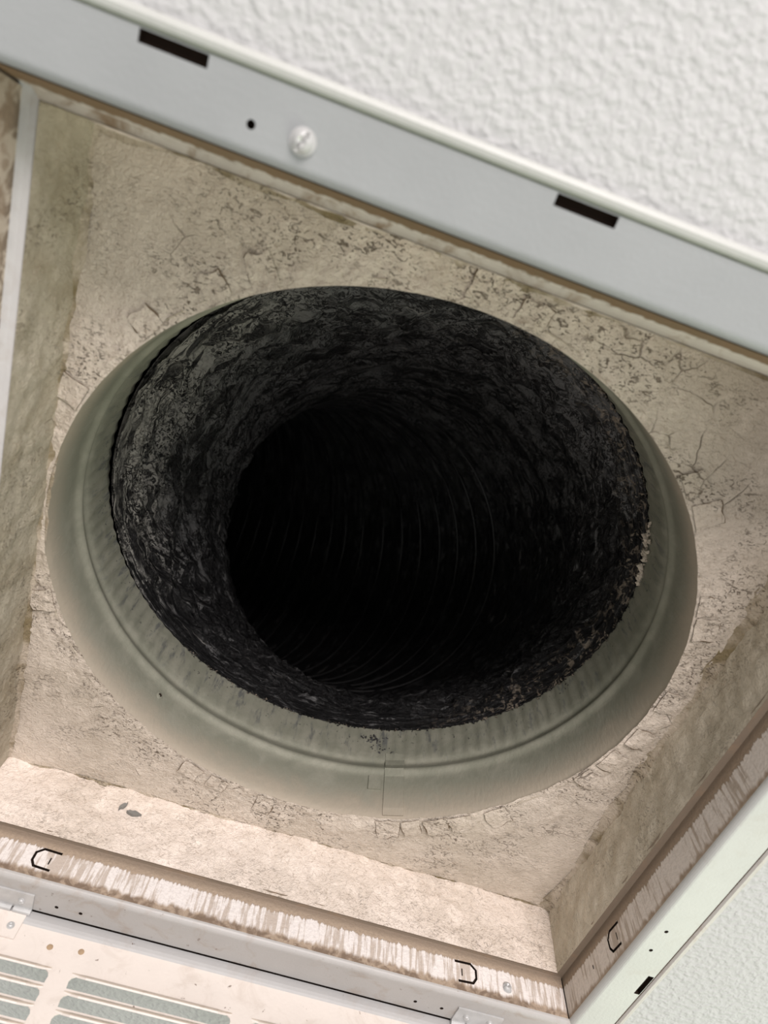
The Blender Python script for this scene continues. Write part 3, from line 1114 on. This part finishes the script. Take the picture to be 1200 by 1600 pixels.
# turns of the wire that stiffens the duct
def ring(s0):
    j = min(NS, int(round((s0 / LEN) ** (1 / 1.5) * NS)))
    s, p, r, ux, uy = frames[j]
    tn = ux.cross(uy)
    n, mth = 96, 5
    rr = r - 0.0068
    vs, fs = [], []
    for i in range(n):
        a = 2 * math.pi * i / n
        d = ux * math.cos(a) + uy * math.sin(a)
        for k in range(mth):
            t = 2 * math.pi * k / mth
            q = p + d * (rr + 0.0014 * math.cos(t)) + tn * 0.0014 * math.sin(t)
            vs.append(tuple(q))
    for i in range(n):
        for k in range(mth):
            i2, k2 = (i + 1) % n, (k + 1) % mth
            fs.append((i * mth + k, i * mth + k2, i2 * mth + k2, i2 * mth + k))
    return mesh('wire_turn', vs, fs, M['wire'], duct, smooth=True)


s0 = 0.35
while s0 < LEN - 0.02:
    ring(s0)
    s0 += WP


# unseen jacket added round collar and duct to stop light leaking in
vs, fs = [], []
NJ, NC = 40, 48
for j in range(NJ + 1):
    fr = frames[int(j / NJ * NS)]
    for i in range(NC):
        a = 2 * math.pi * i / NC
        if j == 0:
            r = ell(a) + 0.03
            vs.append((CX + r * math.cos(a), CY + r * math.sin(a), ZP + 0.0082))
        else:
            q = fr[1] + (fr[3] * math.cos(a) + fr[4] * math.sin(a)) * (fr[2] + 0.035)
            vs.append((q.x, q.y, max(q.z, ZP + 0.01)))
for j in range(NJ):
    for i in range(NC):
        a, b = j * NC + i, j * NC + (i + 1) % NC
        fs.append((a, b, b + NC, a + NC))
fs.append(tuple(NJ * NC + i for i in range(NC)))
mesh('light_seal_jacket', vs, fs, M['wire'], duct, smooth=True)


# torn strip of film standing off the collar on the left of the mouth
def flap(a0, a1, z0, depth, stand, name='torn_film'):
    def fn(a, b):
        ang = a0 + (a1 - a0) * a
        e = math.sin(math.pi * min(1, max(0, a))) ** 0.6
        z = ZP + CH + z0 - 0.014 * e * (1 - b) + depth * b + 0.004 * noise.noise(Vector((ang * 9, b * 2, 1)))
        r = ell(ang) - 0.003 - stand * e * (1 - b) ** 1.5 - 0.0035 * e * b + 0.0022 * noise.fractal(Vector((ang * 16, b * 3, 7)), 0.9, 2, 3) * e
        r -= 0.002 * b
        return (CX + r * math.cos(ang), CY + r * math.sin(ang), z), ((ang / (2 * math.pi)) % 1.0, 0.004 + 0.05 * b)
    vs, fs, uv = grid(110, 16, fn)
    n0 = len(vs)
    vs2 = list(vs)
    vs2 += [(CX + (v[0] - CX) * 1.003, CY + (v[1] - CY) * 1.003, v[2]) for v in vs]
    fs2 = fs + [tuple(n0 + q for q in reversed(t)) for t in fs]
    for i in range(110):
        fs2.append((i, n0 + i, n0 + i + 1, i + 1))
    return mesh(name, vs2, fs2, M['liner'], duct, uv + uv, smooth=True)


flap(math.radians(150), math.radians(232), 0.004, 0.055, 0.006)

# ragged bits of film and soot along the cut edge of the duct
def crumbs(spots, name, mat, parent, label=None, cat_=None):
    vs, fs = [], []
    for (ang, z, off, n, spread, size) in spots:
        for _ in range(n):
            a = ang + random.gauss(0, spread) / CR
            zz = z + random.gauss(0, spread * 0.45)
            zz = min(zz, CH)
            sz = size * random.uniform(0.4, 1.3)
            r = collar_r(min(max(zz, 0.0), CH), a) - off - sz * 0.25
            cpt = Vector((CX + r * math.cos(a), CY + r * math.sin(a), ZP - 0.001 + zz))
            b = len(vs)
            for k in range(6):
                d = [Vector((1, 0, 0)), Vector((-1, 0, 0)), Vector((0, 1, 0)), Vector((0, -1, 0)), Vector((0, 0, 1)), Vector((0, 0, -1))][k]
                d = d * sz * random.uniform(0.4, 1.0) + Vector((random.uniform(-.3, .3), random.uniform(-.3, .3), random.uniform(-.3, .3))) * sz
                vs.append(tuple(cpt + d))
            for t in ((0, 2, 4), (2, 1, 4), (1, 3, 4), (3, 0, 4), (2, 0, 5), (1, 2, 5), (3, 1, 5), (0, 3, 5)):
                fs.append(tuple(b + q for q in t))
    o = mesh(name, vs, fs, mat, parent)
    o['kind'] = 'stuff'
    if label:
        o['label'] = label
        o['category'] = cat_
    return o


crumbs([(math.radians(71.5), 0.090, 0.0, 46, 0.006, 0.0016), (math.radians(69.5), 0.078, 0.0, 16, 0.006, 0.0013)], 'soot_crumbs', M['wire'], None,
       'black soot crumbs stuck below the duct mouth on the grey collar', 'soot')
edge = [(math.radians(d), CH - 0.001, 0.0008, 5, 0.0025, 0.0015) for d in range(-60, 130, 2)]
crumbs(edge, 'soot_crust', M['liner'], duct)
crumbs([(math.radians(d), CH - 0.004, 0.001, 14, 0.006, 0.0032) for d in (-22, -18, -14, -11)], 'torn_shreds', M['tab'], duct)
